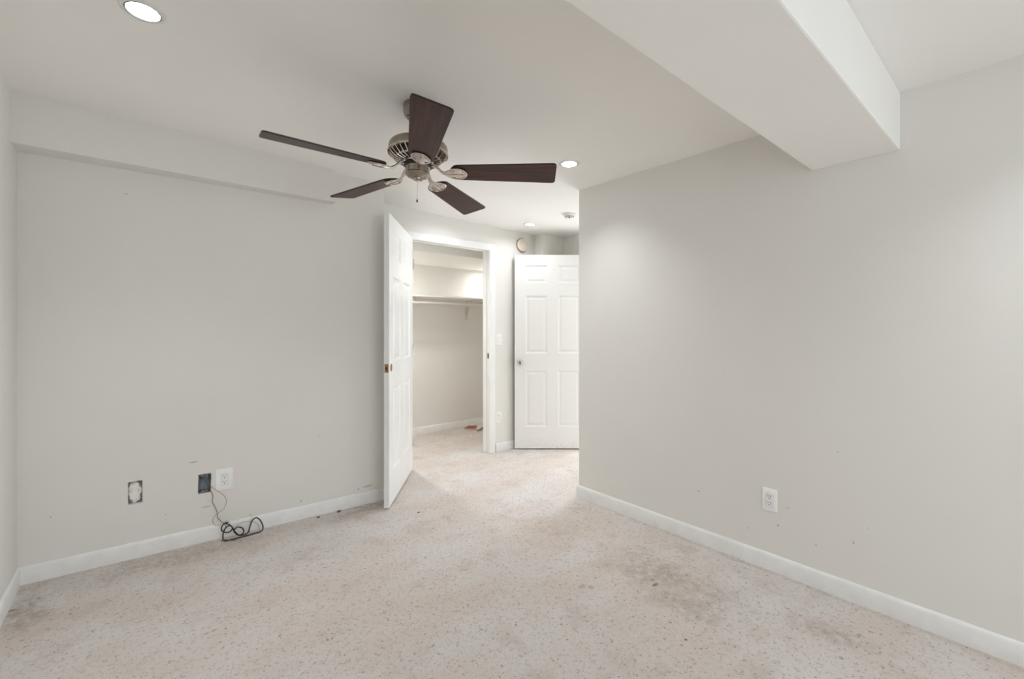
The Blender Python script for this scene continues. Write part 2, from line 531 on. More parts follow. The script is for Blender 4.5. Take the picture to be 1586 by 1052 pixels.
for a in ((2.22, 3.14, .28, .33), (2.22, 3.14, 2.07, 2.12), (2.22, 2.27, .33, 2.07), (3.09, 3.14, .33, 2.07)):
    box(bm, CX + .03, CX + .08, *a)
wf2 = tag(link('added_window_2', bm, M['trim'], bevel=.004), kind='structure')  # unseen window, added as the source of the hall's fill light
bm = bmesh.new(); box(bm, CX + .052, CX + .058, 2.27, 3.09, .33, 2.07)
PANE2 = bm
wall('wall_corridor_side', [(XH + .11, YJ), (CX + .11, YJ), (CX + .11, YC + WT), (XH + .11, YC + WT)], M['wall'])
# closet shell
wall('wall_closet_back', [(XL, YB), (4.0, YB), (4.0, YB + .1), (XL, YB + .1)], M['wall'])
wall('wall_closet_left', [(XE - .1, YC + WT), (XE, YC + WT), (XE, YB), (XE - .1, YB)], M['wall'])
wall('wall_closet_right', [(3.9, YC + WT), (4.0, YC + WT), (4.0, YB), (3.9, YB)], M['wall'])
# wall behind the camera, with a window added to let the fill light in
WX0, WX1, WZ0, WZ1 = -.05, 2.05, .12, 2.06
wall('wall_back_left', [(XL, YBK - .12), (WX0, YBK - .12), (WX0, YBK), (XL, YBK)], M['wall'])
wall('wall_back_right', [(WX1, YBK - .12), (XR + .11, YBK - .12), (XR + .11, YBK), (WX1, YBK)], M['wall'])
wall('wall_back_sill', [(WX0, YBK - .12), (WX1, YBK - .12), (WX1, YBK), (WX0, YBK)], M['wall'], z1=WZ0)
wall('wall_back_header', [(WX0, YBK - .12), (WX1, YBK - .12), (WX1, YBK), (WX0, YBK)], M['wall'], z0=WZ1)
bm = bmesh.new()
fy0, fy1 = YBK - .09, YBK - .03
for a, b_, c_, d_ in ((WX0, WX1, WZ0, WZ0 + .05), (WX0, WX1, WZ1 - .05, WZ1), (WX0, WX0 + .05, WZ0 + .05, WZ1 - .05), (WX1 - .05, WX1, WZ0 + .05, WZ1 - .05), (.92, .98, WZ0 + .05, WZ1 - .05)):
    box(bm, a, b_, fy0, fy1, c_, d_)
wf = tag(link('added_window_1', bm, M['trim'], bevel=.004), kind='structure')
tg = NT('window_glass')
tr = tg.n('ShaderNodeBsdfTransparent'); gl = tg.n('ShaderNodeBsdfGlossy'); gl.inputs['Roughness'].default_value = .02
ms = tg.n('ShaderNodeMixShader'); ms.inputs[0].default_value = .08
tg.l(tr.outputs[0], ms.inputs[1]); tg.l(gl.outputs[0], ms.inputs[2])
tg.l(ms.outputs[0], tg.t.nodes['Material Output'].inputs['Surface'])
M['glass'] = tg.m
link('pane', PANE2, M['glass'], wf2)
for a, b_ in ((WX0 + .05, .92), (.98, WX1 - .05)):
    bm = bmesh.new(); box(bm, a, b_, YBK - .063, YBK - .057, WZ0 + .05, WZ1 - .05)
    link('pane', bm, M['glass'], wf)

# ceiling beam, soffits
BY0, BY1, BZ = 0.392, 0.717, 1.998
wall('trim_1', [(XL, BY0), (XR, BY0), (XR, BY1), (XL, BY1)], M['ceil'], z0=BZ, bevel=.006)
bpy.data.objects['trim_1']['label'] = 'boxed ceiling beam crossing the room above the fan'
SX1, SY = 0.99, 3.0245
wall('trim_2', [(XL, SY), (SX1, SY), (SX1, wy(SX1)), (XL, wy(XL))], M['wall_l'], z0=lambda x, y: 2.0914 - .0045 * (x + .46))
bm = bmesh.new()
PZ = 2.008
PUCKS = [(3.43, 4.47), (1.86, 4.15)]
rim = holed_sheet(bm, [(x, y, PZ) for x, y in ((XE, 3.92), (3.9, 3.92), (3.9, YB), (XE, YB))], [circ(x, y, .046, lambda a, b: PZ) for x, y in PUCKS], [(0, 0, .05)] * 2)
tops = [bm.verts.new((v_.co.x, v_.co.y, zc(v_.co.x, v_.co.y))) for v_ in rim]
bm.faces.new(tops)
for i in range(4): bm.faces.new((rim[i], rim[(i + 1) % 4], tops[(i + 1) % 4], tops[i]))
tag(link('trim_3', bm, M['closet_ceil']), kind='structure')

# ---------------------------------------------------------------- baseboards
BH, BT = .085, .013
def baseboard(name, pts, h=BH, t_=BT, close=False):
    """pts: wall line, room on the LEFT of the walking direction"""
    prof = [(0, 0), (t_, 0), (t_, h * .80), (t_ * .82, h * .88), (t_ * .78, h * .90), (t_ * .55, h * .96), (t_ * .25, h), (0, h)]
    P2 = [Vector(p) for p in pts]
    secs = []
    for i, p in enumerate(P2):
        dirs = []
        if i > 0: dirs.append((P2[i] - P2[i - 1]).normalized())
        if i < len(P2) - 1: dirs.append((P2[i + 1] - P2[i]).normalized())
        ns = [Vector((-d.y, d.x)) for d in dirs]
        n_ = sum(ns, Vector((0, 0))).normalized()
        k = 1 / max(.3, n_.dot(ns[0]))
        secs.append([(p.x + n_.x * k * o_, p.y + n_.y * k * o_, z) for o_, z in prof])
    bm_ = bmesh.new()
    R_ = [[bm_.verts.new(q) for q in s] for s in secs]
    m = len(prof)
    for A, B in zip(R_, R_[1:]):
        for i in range(m): bm_.faces.new((A[i], A[(i + 1) % m], B[(i + 1) % m], B[i]))
    bm_.faces.new(R_[0]); bm_.faces.new(R_[-1])
    return tag(link(name, bm_, M['base'], smooth=25), kind='structure')
e = .0005
# room on the left hand: walk along walls counter-clockwise seen from above is room-left
baseboard('baseboard_left', [(XL + e, wy(XL) - BT - e), (XL + e, YBK)][::1])
baseboard('baseboard_far_left', [(XE + e, YC - .03), (XE + e, wy(XE) - e), (XL + e, wy(XL) - e)])
baseboard('baseboard_right', [(XR - e, YBK), (XR - e, YRE + e), (XH - .03, YRE + e)][::1])
baseboard('baseboard_closet_wall', [(XJ - e, YC - e), (OX1 + .075, YC - e)])
baseboard('baseboard_jog', [(XH - e, YJ - e), (XJ - e, YJ - e), (XJ - e, YC - BT - 2 * e)])
baseboard('baseboard_closet_back', [(3.9 - e, YB - e), (XE + BT + e, YB - e)])
baseboard('baseboard_closet_right', [(3.9 - e, YC + WT + .01), (3.9 - e, YB - BT - 2 * e)])

# ---------------------------------------------------------------- door casings
def casing_profile(w, t_):
    return [(0, 0), (0, t_ * .55), (w * .10, t_ * .75), (w * .22, t_ * .70), (w * .55, t_ * .95), (w * .80, t_), (w * .92, t_ * .95), (w, t_ * .6), (w, 0)]
def casing(name, along, out, x0, x1, head, w=.07, t_=.016, left=True):
    """flat casing round an opening; along = unit 2D dir of x, out = unit 2D dir towards the viewer, origin on wall plane"""
    org, ax, ou = along
    prof = casing_profile(w, t_)
    path = []
    def pt(u, z, o_): return (org[0] + ax[0] * u + ou[0] * o_, org[1] + ax[1] * u + ou[1] * o_, z)
    bm_ = bmesh.new()
    secs = []
    if left: secs.append([pt(x0 - a, 0.0, b) for a, b in prof])
    secs.append([pt(x0 - (a if left else 0), head + a, b) for a, b in prof])
    secs.append([pt(x1 + a, head + a, b) for a, b in prof])
    secs.append([pt(x1 + a, 0.0, b) for a, b in prof])
    R_ = [[bm_.verts.new(q) for q in s] for s in secs]
    m = len(prof)
    for A, B in zip(R_, R_[1:]):
        for i in range(m): bm_.faces.new((A[i], A[(i + 1) % m], B[(i + 1) % m], B[i]))
    bm_.faces.new(R_[0]); bm_.faces.new(R_[-1])
    return tag(link(name, bm_, M['trim'], smooth=25), kind='structure')
casing('trim_4', ((0, YC - e), (1, 0), (0, -1)), None, OX0 + .005, OX1 - .003, HEAD - .008, w=.068)
casing('trim_5', ((XH - e, 0), (0, 1), (-1, 0)), None, DY0, DY1 - .005, DHEAD - .005, left=False)
# closet jamb with stop
bm = bmesh.new()
box(bm, OX1, OX1 + .02, YC, YC + WT, 0, HEAD + .02)
box(bm, OX0 - .02, OX0, YC, YC + WT, 0, HEAD + .02)
box(bm, OX0, OX1, YC, YC + WT, HEAD, HEAD + .02)
box(bm, OX1 - .010, OX1, YC + .042, YC + .078, 0, HEAD)
box(bm, OX0, OX0 + .010, YC + .042, YC + .078, 0, HEAD)
box(bm, OX0 + .01, OX1 - .010, YC + .042, YC + .078, HEAD - .010, HEAD)
jm = tag(link('trim_6', bm, M['trim'], bevel=.0015), kind='structure')
bm = bmesh.new(); box(bm, OX1 - .0015, OX1, YC + .008, YC + .030, .945, 1.002)
tag(link('strike_plate', bm, M['brass'], jm), 'small dark strike plate on the closet jamb')
bm = bmesh.new(); box(bm, OX1 - .0025, OX1 - .0015, YC + .013, YC + .024, .960, .987)
link('strike_hole', bm, M['slot'], jm)
bm = bmesh.new()
box(bm, XH, XH + .11, DY1, DY1 + .02, 0, DHEAD + .02)
box(bm, XH, XH + .11, DY0 - .02, DY0, 0, DHEAD + .02)
box(bm, XH, XH + .11, DY0, DY1, DHEAD, DHEAD + .02)
tag(link('trim_7', bm, M['trim'], bevel=.0015), kind='structure')

# ---------------------------------------------------------------- six-panel doors
def six_panel(name, W, H, mat, T=.035, xs=None, flip=False):
    """leaf from x=0 (hinge) to W, y in [-T, 0], z 0..H"""
    s, p = .112 * W / .785, .226 * W / .785
    m_ = W - 2 * s - 2 * p
    gx = [0, s, s + p, s + p + m_, s + 2 * p + m_, W]
    k = H / 2.003
    gz = [0, .223 * k, .805 * k, .983 * k, 1.583 * k, 1.710 * k, 1.896 * k, H]
    bm_ = bmesh.new()
    def face(side):
        y = 0.0 if side else -T
        sg = -1 if side else 1          # direction into the slab
        def V(x, z, d): return bm_.verts.new((x, y + sg * d, z))
        for i in range(5):
            for j in range(7):
                x0, x1, z0, z1 = gx[i], gx[i + 1], gz[j], gz[j + 1]
                if i in (1, 3) and j in (1, 3, 5):
                    rings = []
                    for ins, d in ((0, 0), (.006, .004), (.014, .009), (.022, .009), (.042, .003)):
                        rings.append([V(x0 + ins, z0 + ins, d), V(x1 - ins, z0 + ins, d), V(x1 - ins, z1 - ins, d), V(x0 + ins, z1 - ins, d)])
                    for A, B in zip(rings, rings[1:]):
                        for q in range(4): bm_.faces.new((A[q], A[(q + 1) % 4], B[(q + 1) % 4], B[q]))
                    bm_.faces.new(rings[-1])
                else:
                    bm_.faces.new((V(x0, z0, 0), V(x1, z0, 0), V(x1, z1, 0), V(x0, z1, 0)))
    face(True); face(False)
    for i in range(5):
        for z in (0, H):
            bm_.faces.new([bm_.verts.new(q) for q in ((gx[i], 0, z), (gx[i + 1], 0, z), (gx[i + 1], -T, z), (gx[i], -T, z))])
    for j in range(7):
        for x in (0, W):
            bm_.faces.new([bm_.verts.new(q) for q in ((x, 0, gz[j]), (x, 0, gz[j + 1]), (x, -T, gz[j + 1]), (x, -T, gz[j]))])
    o = link(name, bm_, mat)
    return tag(o, kind='structure')

# closet door, swung open into the room
W1 = .855
d1 = six_panel('door_1', W1, 2.022, M['door'])
P0 = Vector((1.8201, 3.5451)); P1 = Vector((1.2953, 2.867))
ang = math.atan2(P1.y - P0.y, P1.x - P0.x)
d1.location = (P0.x, P0.y, .014)
d1.rotation_euler = (0, 0, ang)
# visible face is the y = 0 side after rotation (checked: local +y points to the camera side)
zl = .955
bm = bmesh.new(); box(bm, W1, W1 + .0015, -.0305, -.0045, zl - .029, zl + .029)
tag(link('latch_plate', bm, M['brass'], d1, bevel=.0005), 'brass latch plate on the door edge')
bm = bmesh.new(); box(bm, W1 + .0015, W1 + .0025, -.0235, -.0125, zl - .012, zl + .010)
link('latch_hole', bm, M['slot'], d1)
RX = Matrix.Rotation(-math.pi / 2, 4, 'X')
bm = bmesh.new(); lathe(bm, [(.0235, 0), (.027, .0), (.027, .0012), (.0235, .0012)], 32, Matrix.Translation((W1 - .062, 0, zl)) @ RX)
link('bore_rim', bm, M['brass'], d1, smooth=40)
bm = bmesh.new(); lathe(bm, [(.0235, 0), (.0235, .0008)], 32, Matrix.Translation((W1 - .062, 0, zl)) @ RX)
tag(link('knob_hole', bm, M['slot'], d1), 'empty round hole where the knob was')
def hinge(parent, z, y):
    bm_ = bmesh.new(); lathe(bm_, [(.006, 0), (.006, .085), (.004, .09), (0, .092)], 12, Matrix.Translation((-.004, y, z)))
    link('hinge', bm_, M['chrome'], parent, smooth=40)
for z in (.2, 1.0, 1.75): hinge(d1, z, .006)

# hall door, standing open and square to the view
W2 = .785
d2 = six_panel('door_2', W2, 1.995, M['door2'])
ca, sa = math.cos(YAW), math.sin(YAW)
HX, HY = 2.948 + .7682 * W2, 3.495 - .6402 * W2
d2.location = (HX, HY, .012)
d2.rotation_euler = (0, 0, math.atan2(.6402, -.7682))
def knob(parent, x, z, side):
    base = Matrix.Translation((x, 0 if side > 0 else -.035, z)) @ Matrix.Rotation(-math.pi / 2 * side, 4, 'X')
    bm_ = bmesh.new(); lathe(bm_, [(0, 0), (.031, 0), (.031, .004), (.026, .008), (.014, .010), (.012, .028), (.018, .034), (.026, .042), (.028, .052), (.025, .062), (.017, .067), (.009, .067), (.008, .064), (0, .064)], 32, base)
    k_ = tag(link('door_knob', bm_, M['chrome'], parent, smooth=35), 'round satin chrome door knob')
    bm_ = bmesh.new(); lathe(bm_, [(.007, .0645), (.007, .068), (0, .068)], 16, base)
    link('lock_button', bm_, M['slot'], k_)
knob(d2, W2 - .055, .888, 1)
knob(d2, W2 - .055, .888, -1)
bm = bmesh.new(); box(bm, W2, W2 + .0015, -.030, -.005, .858, .916)
link('latch_plate', bm, M['brass'], d2)
for z in (.2, 1.0, 1.75): hinge(d2, z, -.041)

# ---------------------------------------------------------------- recessed ceiling lamps
def downlight(x, y, z, lens, label, group, tilt=True, r=.0485, depth=.050):
    root = empty('recessed_light', (x, y, z))
    if tilt: root.rotation_euler = (math.atan(.0108), math.atan(.0188), 0)
    tag(root, label, 'ceiling light', group)
    bm_ = bmesh.new(); lathe(bm_, [(r, .001), (r + .001, -.004), (r + .006, -.0045), (.064, -.0025), (.0655, 0), (.064, 0), (r + .004, 0.0)], 56, caps=False)
    link('trim_ring', bm_, M['ring'], root, smooth=50)
    bm_ = bmesh.new(); lathe(bm_, [(r, .001), (r - .0026, .0), (r - .0026, -.0050), (r, -.0062), (r + .0016, -.0044)], 56, caps=False)
    link('inner_lip', bm_, M['ring_dark'], root, smooth=50)
    bm_ = bmesh.new(); lathe(bm_, [(r, 0), (r - .001, .02), (r - .006, depth + .012), (r - .004, depth + .014), (r + .002, 0.0)], 56, caps=False)
    link('reflector', bm_, M['can'], root, smooth=50)
    bm_ = bmesh.new(); lathe(bm_, [(0, depth - .002), (.020, depth), (r - .008, depth + .006), (r - .008, depth + .012), (0, depth + .012)], 48)
    link('lens', bm_, lens, root, smooth=60)
    return root
labels = ['large lit recessed light at the top left, left of the fan', 'lit recessed light just right of the fan blade tip, by the right wall end',
          'lit recessed light on the ceiling behind the beam, close to the right wall', 'lit recessed light on the ceiling behind the camera, near the left wall',
          'small lit recessed light in the hall, behind the fan blade above the open closet door', 'smallest lit recessed light, in the hall ceiling before the round wall alarm']
for (x, y, k), lb in zip(LAMPS, labels):
    downlight(x, y, zc(x, y), (M['lens'] if y > 0 else M['lens_near']) if k == 'room' else M['lens_hall'], lb, 'recessed ceiling lights', depth=.048 if k == 'room' else .012)
# closet lamps; the second is added as fill, unseen behind the open door
def puck(x, y, z, label):
    root = empty('puck_light', (x, y, z))
    tag(root, label, 'ceiling light')
    bm = bmesh.new(); lathe(bm, [(.0455, .045), (.0455, -.0005), (.052, -.0005), (.051, -.002), (.043, -.002), (.042, .026), (.042, .045)], 40)
    link('housing', bm, M['ring'], root, smooth=40)
    bm = bmesh.new(); lathe(bm, [(0, .0015), (.0415, .0025), (.0415, .040), (0, .040)], 40)
    link('lens', bm, M['lens_closet_fill'] if x < 2 else M['lens_closet'], root, smooth=40)
puck(PUCKS[0][0], PUCKS[0][1], PZ, 'slim round light in the closet soffit, behind the right jamb of the opening')
puck(PUCKS[1][0], PUCKS[1][1], PZ, 'slim round fill light added under the closet soffit, unseen behind the open closet door')

# ---------------------------------------------------------------- smoke detector and alarm
sx_, sy_ = 2.915, 2.70
root = empty('smoke_detector', (sx_, sy_, zc(sx_, sy_)))
tag(root, 'white round smoke detector on the hall ceiling beside the right wall end', 'smoke detector')
bm = bmesh.new(); lathe(bm, [(.058, .003), (.060, -.004), (.058, -.014), (.050, -.017), (0, -.017)], 48)
link('base', bm, M['plastic'], root, smooth=40)
bm = bmesh.new(); lathe(bm, [(.036, -.017), (.040, -.020), (.040, -.034), (.034, -.042), (.015, -.045), (0, -.045)], 48)
sd = link('sensor_chamber', bm, M['plastic'], root, smooth=40)
bm = bmesh.new()
for k in range(24):
    a = 2 * math.pi * k / 24
    box(bm, .0385, .0408, -.0018, .0018, -.031, -.023, M4=Matrix.Rotation(a, 4, 'Z'))
link('vent_slots', bm, M['foam_dark'], sd)
dr = Vector((-sx_, -sy_)).normalized()
bm = bmesh.new(); lathe(bm, [(0, 0), (.006, 0), (.006, .004), (0, .005)], 16, Matrix.Translation((dr.x * .036, dr.y * .036, -.038)) @ Matrix.Rotation(math.atan2(dr.y, dr.x), 4, 'Z') @ Matrix.Rotation(math.radians(120), 4, 'Y'))
tag(link('test_button', bm, M['slot'], root), 'small dark test button')

root = empty('round_wall_alarm', (3.094, YC, 2.132))
tag(root, 'round almond coloured alarm high on the hall wall above the open door', 'alarm')
A = Matrix.Rotation(math.pi / 2, 4, 'X')
bm = bmesh.new(); lathe(bm, [(.070, 0), (.072, .004), (.072, .016), (.069, .021), (.060, .026), (.048, .0275), (.045, .025), (.042, .025), (.040, .028), (0, .030)], 56, A)
link('cover', bm, M['almond'], root, smooth=30)
bm = bmesh.new(); lathe(bm, [(.026, .0285), (.028, .031), (.025, .033), (0, .034)], 40, A)
link('sounder', bm, M['almond'], root, smooth=40)
bm = bmesh.new(); lathe(bm, [(.074, 0), (.0765, .002), (.0765, .007), (.074, .008), (.06, .008), (.06, 0)], 56, A, caps=False)
tag(link('back_plate', bm, simple('brown_gasket', srgb(140, 124, 112), .6), root, smooth=40), 'brownish back plate')  # plain brown ring behind the cover, slightly wider than it

# ---------------------------------------------------------------- outlets and switch
def rrect(x0, x1, z0, z1, r, n=4):
    out = []
    for cx_, cz_, a0 in ((x1 - r, z0 + r, -90), (x1 - r, z1 - r, 0), (x0 + r, z1 - r, 90), (x0 + r, z0 + r, 180)):
        for i in range(n + 1):
            a = math.radians(a0 + 90 * i / n)
            out.append((cx_ + r * math.cos(a), cz_ + r * math.sin(a)))
    return out
def slab(bm_, loop, y0, y1, taper=0.0):
    cx_ = sum(p[0] for p in loop) / len(loop); cz_ = sum(p[1] for p in loop) / len(loop)
    def sh(p, d):
        v_ = Vector((p[0] - cx_, p[1] - cz_)); return (p[0] - math.copysign(min(d, abs(v_.x)), v_.x), p[1] - math.copysign(min(d, abs(v_.y)), v_.y))
    A_ = [bm_.verts.new((p[0], y0, p[1])) for p in loop]
    B_ = [bm_.verts.new((p[0], y0 + (y1 - y0) * .55, p[1])) for p in loop]
    C_ = [bm_.verts.new((sh(p, taper)[0], y1, sh(p, taper)[1])) for p in loop]
    n_ = len(loop)
    for R1, R2 in ((A_, B_), (B_, C_)):
        for i in range(n_): bm_.faces.new((R1[i], R1[(i + 1) % n_], R2[(i + 1) % n_], R2[i]))
    bm_.faces.new(A_); bm_.faces.new(C_)

def plate_root(name, loc, rz, w, h, label, cat, group=None, holes=True):
    root_ = empty(name, loc, rz)
    tag(root_, label, cat, group)
    bm_ = bmesh.new(); slab(bm_, rrect(-w / 2, w / 2, -h / 2, h / 2, .004), 0, -.0055, .0022)
    link('cover_plate', bm_, M['plastic'], root_, smooth=40)
    return root_
def receptacle(root_, decora=True):
    bm_ = bmesh.new(); slab(bm_, rrect(-.0172, .0172, -.0340, .0340, .003), -.0055, -.0060, 0)
    link('insert_gap', bm_, M['foam_dark'], root_)
    bm_ = bmesh.new(); slab(bm_, rrect(-.0165, .0165, -.0333, .0333, .003), -.0056, -.0078, .0008)
    rc = link('receptacle', bm_, M['plastic'], root_, smooth=40)
    for cz_ in (.0165, -.0165):
        for dx, hh in ((-.0064, .0043), (.0064, .0036)):
            bm_ = bmesh.new(); box(bm_, dx - .0012, dx + .0012, -.0082, -.0077, cz_ + .002 - hh + .002, cz_ + .002 + hh + .002)
            link('slot', bm_, M['slot'], rc)
        bm_ = bmesh.new(); lathe(bm_, [(.0027, .0077), (.0027, .0082), (0, .0082)], 14, Matrix.Translation((0, 0, cz_ - .0075)) @ Matrix.Rotation(math.pi / 2, 4, 'X'))
        link('ground_hole', bm_, M['slot'], rc)
def screws(root_, zs):
    for z in zs:
        bm_ = bmesh.new(); lathe(bm_, [(.0032, .005), (.0030, .0064), (0, .0068)], 14, Matrix.Translation((0, 0, z)) @ Matrix.Rotation(math.pi / 2, 4, 'X'))
        s_ = link('screw', bm_, M['plastic'], root_, smooth=40)
rzL = math.atan(-.0502)
xo = .3755
o1 = plate_root('wall_outlet', (xo, wy(xo), .3435), rzL, .088, .127, 'white double outlet with an oversized plate beside the open wall box', 'outlet', 'wall outlets')
receptacle(o1); screws(o1, (.048, -.048))
o2 = plate_root('wall_outlet', (XR, .9035, .358), -math.pi / 2, .070, .115, 'white double outlet low on the long right wall', 'outlet', 'wall outlets')
receptacle(o2); screws(o2, (.042, -.042))
o3 = plate_root('wall_outlet', (2.785, YC, .345), 0, .070, .114, 'white outlet low on the narrow wall beside the closet trim', 'outlet', 'wall outlets')
receptacle(o3); screws(o3, (.042, -.042))
o4 = plate_root('light_switch', (2.782, YC, 1.135), 0, .070, .114, 'white light switch on the narrow wall beside the closet trim', 'switch')
bm = bmesh.new()
slab(bm, rrect(-.0165, .0165, -.0333, .0333, .002), -.0055, -.0075, .0005)
link('rocker_frame', bm, M['plastic'], o4)
bm = bmesh.new(); box(bm, -.013, .013, -.0105, -.0070, -.028, .028, M4=Matrix.Rotation(math.radians(4), 4, 'X'))
link('rocker', bm, M['plastic'], o4, bevel=.001)
screws(o4, (.042, -.042))

# ---------------------------------------------------------------- damaged spots on the left wall
bm = bmesh.new()
r_ = random.Random(11)
g_ = []
nx, nz = 14, 24
x0, x1, z0, z1 = -.0572, -.0018, .2955, .4090
for i in range(nx + 1):
    row = []
    for j in range(nz + 1):
        x = x0 + (x1 - x0) * i / nx; z = z0 + (z1 - z0) * j / nz
        ed = min(i, nx - i, j, nz - j)
        y = wy(x) + (.0085 if ed == 0 else (.005 if ed == 1 else .0018)) + r_.uniform(-.001, .0012)
        row.append(bm.verts.new((x, y, z)))
    g_.append(row)
for i in range(nx):
    for j in range(nz): bm.faces.new((g_[i][j], g_[i + 1][j], g_[i + 1][j + 1], g_[i][j + 1]))
ed_ = [e_ for e_ in bm.edges if e_.is_boundary]
ex = bmesh.ops.extrude_edge_only(bm, edges=ed_)
for v_ in [q for q in ex['geom'] if isinstance(q, bmesh.types.BMVert)]: v_.co.y = wy(v_.co.x) + .0118
tag(link('plaster_patch', bm, M['plaster'], smooth=60), 'rectangular hole filled with rough pale plaster with grey edges, low on the left wall', 'wall patch')

root = empty('electrical_box', (.279, wy(.279), .282))
tag(root, 'open blue-grey electrical box without cover, sunk in the wall left of the outlet', 'electrical box')
def rel(bm_):
    for v_ in bm_.verts: v_.co -= Vector(root.location)
bm = bmesh.new()
bx0, bx1, bz0, bz1 = .2525, .3055, .2865, .3875
yf, yk = wy(.279) + .004, wy(.279) + .070
for a in ((bx0, bx0 + .002, yf, yk, bz0, bz1), (bx1 - .002, bx1, yf, yk, bz0, bz1), (bx0, bx1, yf, yk, bz0, bz0 + .002), (bx0, bx1, yf, yk, bz1 - .002, bz1), (bx0, bx1, yk, yk + .002, bz0, bz1)):
    box(bm, *a)
rel(bm); link('box_shell', bm, M['box'], root)
bm = bmesh.new()      # screw ears and the dark strap across the mouth
box(bm, .262, .296, yf + .001, yf + .004, .3745, .3862)
rel(bm); link('mounting_ear', bm, M['box_edge'], root)
bm = bmesh.new(); box(bm, .262, .296, yf + .001, yf + .004, .2885, .2985)
rel(bm); link('mounting_ear', bm, M['box_edge'], root)
bm = bmesh.new()      # folded foil-like backing seen in the box, sloping
vs = [bm.verts.new(q) for q in ((bx0 + .002, yf + .016, .300), (bx1 - .002, yf + .012, .298), (bx1 - .002, yf + .034, .366), (.290, yf + .034, .369), (.272, yf + .036, .360), (bx0 + .002, yf + .034, .357))]
f_ = bm.faces.new(vs)
ex = bmesh.ops.extrude_face_region(bm, geom=[f_])
for v_ in [q for q in ex['geom'] if isinstance(q, bmesh.types.BMVert)]: v_.co.y += .002
rel(bm); tag(link('box_insert', bm, simple('slate_plastic', srgb(118, 126, 136), .4, vary=.3, vscale=50), root), 'slate blue sloping insert')
bm = bmesh.new()
r_ = random.Random(2)
for (xa, za, xb, zb) in ((.249, .281, .309, .284), (.249, .389, .309, .392), (.247, .283, .250, .391), (.308, .283, .311, .391)):
    n_ = 14
    pts = []
    for i in range(n_ + 1):
        x = xa + (xb - xa) * i / n_ + r_.uniform(-.001, .001); z = za + (zb - za) * i / n_ + r_.uniform(-.0013, .0013)
        pts.append((x, wy(x) + .0003, z))
    tube(bm, pts, lambda u: .0011, 5)
rel(bm); tag(link('torn_edge', bm, M['box_edge'], root), 'ragged torn paper edge')

# ---------------------------------------------------------------- wires and cable
def wire(name, pts, r, mat, label, cat='wire', n=8, group=None):
    bm_ = bmesh.new(); tube(bm_, catmull(pts, n), r, 8)
    return tag(link(name, bm_, mat, smooth=60), label, cat, group)
wire('thin_wire', [(.285, 3.165, .315), (.298, 3.140, .306), (.306, 3.118, .290), (.317, 3.110, .266), (.315, 3.110, .226), (.330, 3.109, .188), (.338, 3.109, .155), (.340, 3.106, .130), (.359, 3.094, .104), (.372, 3.086, .092), (.378, 3.083, .072)], .0019, M['wire_grey'],
     'short grey-brown wire hanging straight from the open box to the cable', 'wire', group=None)
wire('thin_wire', [(.288, 3.170, .335), (.298, 3.140, .326), (.312, 3.116, .315), (.330, 3.104, .295), (.359, 3.103, .268), (.378, 3.102, .239), (.382, 3.102, .212), (.372, 3.102, .179), (.346, 3.100, .160), (.321, 3.101, .141), (.315, 3.098, .113), (.329, 3.096, .091), (.350, 3.094, .090), (.370, 3.090, .095), (.382, 3.088, .112)], .0013, M['wire_red'],
     'thin copper-red wire bowing out in a wide loop below the open box')
wire('thin_wire', [(.412, 3.085, .040), (.427, 3.090, .057), (.453, 3.092, .070), (.489, 3.092, .070), (.525, 3.090, .058), (.545, 3.088, .036), (.553, 3.080, .004)], .0011, M['wire_grey'],
     'thin grey wire arching low behind the black coiled cable')
wire('thin_wire', [(.498, 3.0985, .108), (.508, 3.0965, .100), (.511, 3.0940, .085), (.505, 3.092, .060), (.500, 3.085, .030), (.497, 3.078, .004)], .0008, M['wire_grey'],
     'very fine pale wire end standing up between the cable loops and the baseboard')
# black coax lying in loops on the carpet against the baseboard
CB = [(.388, 3.066, .103), (.373, 3.074, .098), (.358, 3.078, .084), (.356, 3.076, .062), (.374, 3.070, .046), (.398, 3.068, .045), (.409, 3.072, .062), (.396, 3.080, .076), (.378, 3.083, .068), (.366, 3.082, .045), (.362, 3.074, .020), (.366, 3.058, .005), (.384, 3.050, .004), (.442, 3.046, .004), (.486, 3.046, .005), (.522, 3.050, .005), (.557, 3.055, .006), (.568, 3.062, .024), (.558, 3.070, .060), (.536, 3.074, .087), (.513, 3.073, .078), (.499, 3.068, .047), (.485, 3.060, .014), (.450, 3.058, .010), (.429, 3.062, .022), (.416, 3.068, .046), (.437, 3.072, .058), (.459, 3.070, .047), (.466, 3.064, .024), (.446, 3.056, .013), (.424, 3.058, .034), (.407, 3.062, .068), (.392, 3.066, .088), (.376, 3.064, .098)]
wire('coiled_cable', CB, .0036, M['black'], 'black coiled cable lying in loops on the carpet against the left baseboard', 'cable', 10)
wire('cable_offcut', [(.352, 3.066, .006), (.372, 3.052, .010), (.392, 3.040, .006), (.408, 3.030, .004), (.425, 3.026, .004)], .0022, M['wire_grey'], 'short grey cable end on the carpet under the black cable coil', 'cable')

